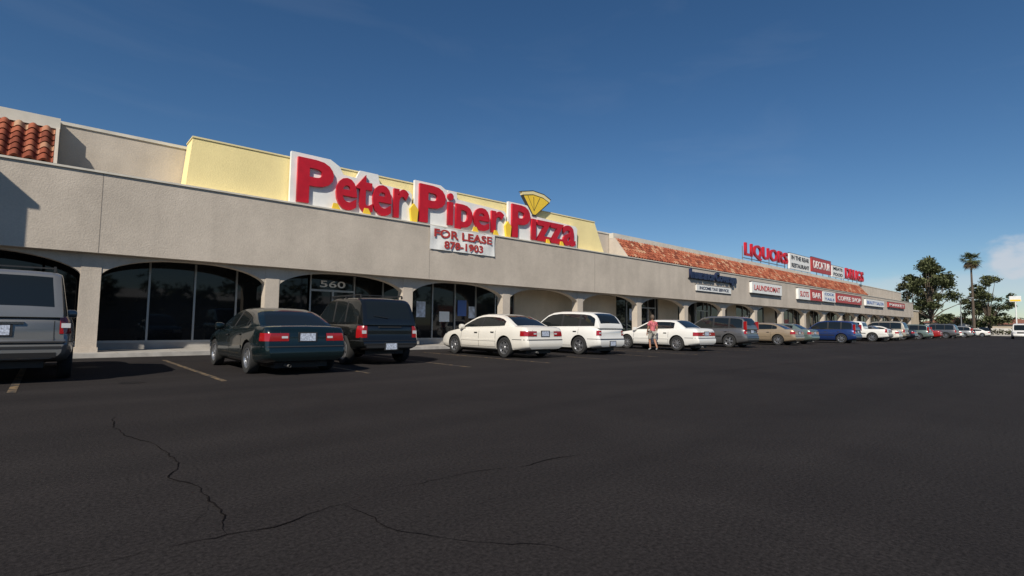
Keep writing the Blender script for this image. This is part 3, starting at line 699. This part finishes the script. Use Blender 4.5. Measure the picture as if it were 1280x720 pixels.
    for p in me.polygons:
        p.use_smooth=True; c=p.center
        if c.x>.06 and abs(c.y)<.025 and -.068<c.z<-.052: p.material_index=1
    o=link(bpy.data.objects.new('head',me),root); o.location=(.015,0,1.545)
    q=MB()
    for s in(-1,1):
        q.lathe([(.001,-.012),(.010,-.007),(.012,0),(.010,.007),(.001,.012)],10,M_EYE,(.015+.083,s*.03,1.551))
        q.lathe([(.001,-.01),(.022,-.006),(.026,0),(.020,.008),(.001,.01)],12,M_SKIN,(.015,s*.074,1.54))
    q.obj('eyes_and_ears',root,smooth=True)
    bm=bmesh.new(); bmesh.ops.create_icosphere(bm,subdivisions=4,radius=1)
    dl=[v for v in bm.verts if (v.co.x>.45 and v.co.z<.55) or v.co.z<-.75]; bmesh.ops.delete(bm,geom=dl,context='VERTS')
    for v in bm.verts: v.co=Vector((v.co.x*.108-.006,v.co.y*.088,v.co.z*.130+.006))*(1+.03*math.sin(v.co.y*40))
    me=bpy.data.meshes.new('hair'); bm.to_mesh(me); bm.free(); me.materials.append(M_HAIR)
    for p in me.polygons:p.use_smooth=True
    o=link(bpy.data.objects.new('hair',me),root); o.location=(.01,0,1.55)
    s=h/1.67; root.scale=(s,s,s)
person((20.35,13.25,0),math.radians(70),1.60)

# ------------------------------------------------------------------ trees
M_BARK=mat('bark',(.10,.075,.055),.9,nscale=6,namt=.3)
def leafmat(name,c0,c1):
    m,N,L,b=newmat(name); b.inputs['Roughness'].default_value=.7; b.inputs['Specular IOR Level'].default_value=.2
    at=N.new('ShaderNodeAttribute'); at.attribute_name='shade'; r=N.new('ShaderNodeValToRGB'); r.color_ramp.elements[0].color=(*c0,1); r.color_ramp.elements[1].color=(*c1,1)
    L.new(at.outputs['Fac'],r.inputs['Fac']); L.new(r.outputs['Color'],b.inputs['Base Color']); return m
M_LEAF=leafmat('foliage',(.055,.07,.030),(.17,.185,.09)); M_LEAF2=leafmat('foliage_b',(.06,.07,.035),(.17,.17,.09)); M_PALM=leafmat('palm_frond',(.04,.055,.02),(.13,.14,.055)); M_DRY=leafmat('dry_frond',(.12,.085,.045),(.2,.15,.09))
def leafobj(name,blobs,n,size,m,parent):
    V=[];F=[];C=[]
    tot=sum(b[3]**2 for b in blobs)
    for (x,y,z,r) in blobs:
        k=int(n*r*r/tot); sh=random.random()
        for _ in range(k):
            d=Vector((random.gauss(0,1),random.gauss(0,1),random.gauss(0,1))).normalized()*r*(random.random()**.45)*random.choice([1,1,1,1.35]); d.z*=.7
            c=Vector((x,y,z))+d; a=Vector((random.gauss(0,1),random.gauss(0,1),random.gauss(0,.7))).normalized(); b_=a.cross(Vector((random.random(),random.random(),1))).normalized()
            s=size*random.uniform(.5,1.3); i=len(V)
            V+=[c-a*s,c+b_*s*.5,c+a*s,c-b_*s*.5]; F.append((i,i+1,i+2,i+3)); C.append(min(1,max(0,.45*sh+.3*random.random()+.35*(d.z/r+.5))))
    me=bpy.data.meshes.new(name); me.from_pydata([tuple(v) for v in V],[],F); me.materials.append(m)
    at=me.attributes.new('shade','FLOAT','FACE'); at.data.foreach_set('value',C)
    return link(bpy.data.objects.new(name,me),parent)
def tree(name,loc,h,rad,n=9000,m=None,size=.28,seed=1):
    random.seed(seed); root=empty(name,loc); q=MB(); th=h*.22
    q.tube((0,0,-.1),(.2,.1,th),h*.022,h*.016,M_BARK,10)
    blobs=[]
    nb=38
    for i in range(nb):
        t=random.random()**.9; ang=random.uniform(0,6.28); zz=h*(.16+.78*t); rr=rad*(.95*math.sin(math.pi*(.24+.70*t))**.9)*random.uniform(.3,1.05)
        p=(rr*math.cos(ang),rr*math.sin(ang),zz); blobs.append((*p,rad*random.uniform(.13,.27)))
        if i%2==0:
            mid=(p[0]*.4,p[1]*.4,max(th,th+(zz-th)*.5)); q.tube((.2,.1,th*.95),mid,h*.009,h*.006,M_BARK,6); q.tube(mid,p,h*.006,h*.002,M_BARK,5)
    blobs.append((0,0,h*.95,rad*.18))
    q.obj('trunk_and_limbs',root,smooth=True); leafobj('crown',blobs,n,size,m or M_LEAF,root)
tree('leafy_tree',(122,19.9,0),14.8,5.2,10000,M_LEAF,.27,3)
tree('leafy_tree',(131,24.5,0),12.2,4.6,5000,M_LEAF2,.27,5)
tree('leafy_tree',(165,16.2,0),14.3,5.0,6000,M_LEAF,.30,8)
tree('leafy_tree',(178,20.0,0),11,5.0,4000,M_LEAF2,.30,11)
def palm(loc,h,seed):
    random.seed(seed); root=empty('palm_tree',loc); q=MB()
    for i in range(14):
        z0=h*i/14; z1=h*(i+1)/14; q.tube((.02*math.sin(i),0,z0),(.02*math.sin(i+1),0,z1),.30-.011*i,.295-.011*(i+1),M_BARK,10)
    q.obj('trunk',root,smooth=True)
    V=[];F=[];C=[];V2=[];F2=[];C2=[]
    for i in range(54):
        az=random.uniform(0,6.28); el=random.uniform(-1.1,1.25); ln=random.uniform(1.6,2.2); dry=el<-.6
        VV,FF,CC=(V2,F2,C2) if dry else (V,F,C)
        d=Vector((math.cos(az)*math.cos(el),math.sin(az)*math.cos(el),math.sin(el))); base=Vector((0,0,h))
        hub=base+d*ln*.5; sidev=d.cross(Vector((0,0,1))).normalized(); upv=sidev.cross(d)
        for k in range(13):
            a=(k-6)/6*1.25; dd=(d*math.cos(a)+sidev*math.sin(a)).normalized(); L_=ln*.75*(1-.25*abs(a)/1.25)
            w=dd.cross(upv).normalized()*.05
            e=hub+dd*L_+Vector((0,0,-.35*abs(a)-.15)); j=len(VV)
            VV+=[tuple(hub-w*.5),tuple(hub+dd*L_*.6-w*1.3),tuple(e),tuple(hub+dd*L_*.6+w*1.3)]; FF.append((j,j+1,j+2,j+3)); CC.append(random.random())
        j=len(VV); VV+=[tuple(base-sidev*.03),tuple(base+sidev*.03),tuple(hub+sidev*.02),tuple(hub-sidev*.02)]; FF.append((j,j+1,j+2,j+3)); CC.append(.3)
    for nm,a,b_,c,m in(('fronds',V,F,C,M_PALM),('dry_skirt',V2,F2,C2,M_DRY)):
        me=bpy.data.meshes.new(nm); me.from_pydata(a,[],b_); me.materials.append(m); at=me.attributes.new('shade','FLOAT','FACE'); at.data.foreach_set('value',c); link(bpy.data.objects.new(nm,me),root)
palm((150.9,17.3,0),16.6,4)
palm((205,33,0),13,6)
random.seed(21)
bl=[]
for i in range(160):
    a=random.uniform(0,1); x=random.uniform(230,420); y=random.uniform(8,90); bl.append((x,y,random.uniform(1.5,4.5),random.uniform(2,4)))
leafobj('distant_tree_row',bl,9000,1.0,M_LEAF2,None)
bl=[]
for i in range(26):
    x=-70+i*9+random.uniform(-3,3); 
    for k in range(6): bl.append((x+random.uniform(-2.5,2.5),-52+random.uniform(-2,2),random.uniform(3,7.5),random.uniform(1.3,2.4)))
leafobj('street_tree_row',bl,7000,.7,M_LEAF,None)
M_B1=mat('far_wall_tan',(.42,.36,.28),.9,nscale=.3); M_B2=mat('far_wall_white',(.66,.64,.60),.9,nscale=.3); M_B3=mat('far_roof_red',(.25,.11,.08),.9)
def house(name,x0,x1,y0,y1,h,mw,mr):
    e=empty(name); q=MB(); q.box(x0,x1,y0,y1,0,h,mw)
    ym=(y0+y1)/2; q.prism([(y0-.6,h),(y1+.6,h),(ym,h+1.7)],'x',x0-.6,x1+.6,mr)
    n=int((y1-y0)/4)
    for i in range(n): q.box(x0-.06,x0-.01,y0+1.2+i*4,y0+2.6+i*4,1,2.2,M_GLASS)
    n=int((x1-x0)/4)
    for i in range(n): q.box(x0+1.2+i*4,x0+2.6+i*4,y0-.06,y0-.01,1,2.2,M_GLASS)
    q.obj('walls_and_roof',e)
house('distant_house',186,204,20.5,32,3.2,M_B2,M_B3); house('distant_house',210,226,9,20,3.0,M_B1,M_B3); house('distant_shop',190,205,36,60,5,M_B1,M_B2)
house('distant_shop',-40,60,-70,-58,5,M_B1,M_B2); house('distant_shop',75,130,-72,-60,4.5,M_B2,M_B3)
w=MB(); w.box(176,176.2,5,40,0,1.7,M_B2)
for i in range(10): w.box(175.9,176.3,5+3.6*i,5.4+3.6*i,0,1.85,M_B2)
w.obj('white_boundary_wall')
def lamp(x,y,h,az=0):
    e=empty('street_lamp',(x,y,0),az); q=MB(); q.tube((0,0,0),(0,0,h),.10,.06,M_STEEL,8); q.tube((0,0,h-.1),(1.6,0,h+.25),.05,.04,M_STEEL,6); q.box(1.4,2.1,-.15,.15,h+.15,h+.32,M_STEEL); q.lathe([(.3,0),(.3,.5),(.25,.55),(.001,.55)],12,M_CONC,(0,0,0),'z'); q.obj('pole_and_head',e)
lamp(172,20,9,3.1); lamp(140,18,7.5,-1.5); lamp(20,-16,9,0); lamp(60,-16,9,0)
e=empty('roadside_sign'); q=MB(); q.tube((151,10.6,0),(151,10.6,8.3),.12,.09,M_WHITE); q.box(150.9,151.1,9.7,11.5,7.2,8.4,M_WHITE); q.box(150.87,150.9,9.8,11.4,7.3,7.65,M_GOLD); q.obj('panel_and_post',e)
bl=[(174.5,6+i*1.5,.8,.9) for i in range(22)]; leafobj('hedge',bl,3000,.25,M_LEAF2,None)

# ------------------------------------------------------------------ sky, sun, camera
W=bpy.data.worlds.new('World'); S.world=W; W.use_nodes=True; N=W.node_tree.nodes; L=W.node_tree.links
bg=N['Background']; bg.inputs['Strength'].default_value=.078
sun_to=Vector((-1.05,-.65,1.0)).normalized()
el=math.asin(sun_to.z); rot=math.atan2(sun_to.x,sun_to.y)
sk=N.new('ShaderNodeTexSky'); sk.sky_type='NISHITA'; sk.sun_disc=False; sk.sun_elevation=el; sk.sun_rotation=rot%(2*math.pi); sk.altitude=900; sk.air_density=1.0; sk.dust_density=.3; sk.ozone_density=3.0
tc=N.new('ShaderNodeTexCoord')
mp=N.new('ShaderNodeMapping'); mp.inputs['Scale'].default_value=(1.2,3.0,9); mp.inputs['Rotation'].default_value=(0,.25,.5); L.new(tc.outputs['Generated'],mp.inputs['Vector'])
nz=N.new('ShaderNodeTexNoise'); nz.inputs['Scale'].default_value=1.3; nz.inputs['Detail'].default_value=5; nz.inputs['Distortion'].default_value=.5; L.new(mp.outputs['Vector'],nz.inputs['Vector'])
r1=N.new('ShaderNodeMapRange'); r1.inputs['From Min'].default_value=.54; r1.inputs['From Max'].default_value=.9; r1.inputs['To Max'].default_value=.06; L.new(nz.outputs['Fac'],r1.inputs['Value'])
mp2=N.new('ShaderNodeMapping'); mp2.inputs['Scale'].default_value=(14,18,34); L.new(tc.outputs['Generated'],mp2.inputs['Vector'])
nz2=N.new('ShaderNodeTexNoise'); nz2.inputs['Scale'].default_value=1.0; nz2.inputs['Detail'].default_value=7; L.new(mp2.outputs['Vector'],nz2.inputs['Vector'])
def mr(src,a,b_,c=0,d=1):
    n=N.new('ShaderNodeMapRange'); n.interpolation_type='SMOOTHSTEP'; n.inputs['From Min'].default_value=a; n.inputs['From Max'].default_value=b_; n.inputs['To Min'].default_value=c; n.inputs['To Max'].default_value=d; L.new(src,n.inputs['Value']); return n.outputs['Result']
def mth(op,a,b_):
    n=N.new('ShaderNodeMath'); n.operation=op; L.new(a,n.inputs[0])
    if isinstance(b_,float): n.inputs[1].default_value=b_
    else: L.new(b_,n.inputs[1])
    return n.outputs[0]
def puff(cx,cy,cz,sy_,sz_,amp,r0,r1_,top):
    sb=N.new('ShaderNodeVectorMath'); sb.operation='SUBTRACT'; sb.inputs[1].default_value=(cx,cy,cz); L.new(tc.outputs['Generated'],sb.inputs[0])
    sc=N.new('ShaderNodeVectorMath'); sc.operation='MULTIPLY'; sc.inputs[1].default_value=(1,sy_,sz_); L.new(sb.outputs[0],sc.inputs[0])
    ln=N.new('ShaderNodeVectorMath'); ln.operation='LENGTH'; L.new(sc.outputs[0],ln.inputs[0])
    d=mth('ADD',ln.outputs['Value'],mth('MULTIPLY',mth('SUBTRACT',nz2.outputs['Fac'],.5),amp))
    return mr(d,r1_,r0,0,top)
cm=mth('MAXIMUM',puff(.992,.045,.100,1.0,2.6,.16,.030,.075,.8),puff(.985,.13,.060,.45,2.6,.20,.02,.10,.40))
mxn=mth('MAXIMUM',r1.outputs['Result'],cm)
hs=N.new('ShaderNodeHueSaturation'); hs.inputs['Saturation'].default_value=1.2; hs.inputs['Value'].default_value=1.0; L.new(sk.outputs['Color'],hs.inputs['Color'])
mx=N.new('ShaderNodeMix'); mx.data_type='RGBA'; mx.inputs['B'].default_value=(7.6,8.0,8.7,1); L.new(mxn,mx.inputs['Factor']); L.new(hs.outputs['Color'],mx.inputs['A'])
L.new(mx.outputs['Result'],bg.inputs['Color'])
sd=bpy.data.lights.new('sun','SUN'); sd.energy=5.0; sd.angle=math.radians(.5); sd.color=(1,.92,.80)
so=bpy.data.objects.new('sun',sd); COL.objects.link(so); so.rotation_euler=sun_to.to_track_quat('Z','Y').to_euler(); so.location=(-20,-20,40)

cd=bpy.data.cameras.new('camera'); cam=bpy.data.objects.new('camera',cd); COL.objects.link(cam); S.camera=cam
f,pitch,roll,yaw=647.3,math.radians(4.141),math.radians(.645),math.radians(48.257)
cd.sensor_width=36; cd.lens=f/1280*36; cd.clip_start=.05; cd.clip_end=8000
F=Vector((math.cos(yaw)*math.cos(pitch),math.sin(yaw)*math.cos(pitch),math.sin(pitch))); R0=Vector((math.sin(yaw),-math.cos(yaw),0)); U0=R0.cross(F)
R_=R0*math.cos(roll)+U0*math.sin(roll); U_=-R0*math.sin(roll)+U0*math.cos(roll)
cam.matrix_world=Matrix(((R_.x,U_.x,-F.x,0),(R_.y,U_.y,-F.y,0),(R_.z,U_.z,-F.z,1.05),(0,0,0,1)))
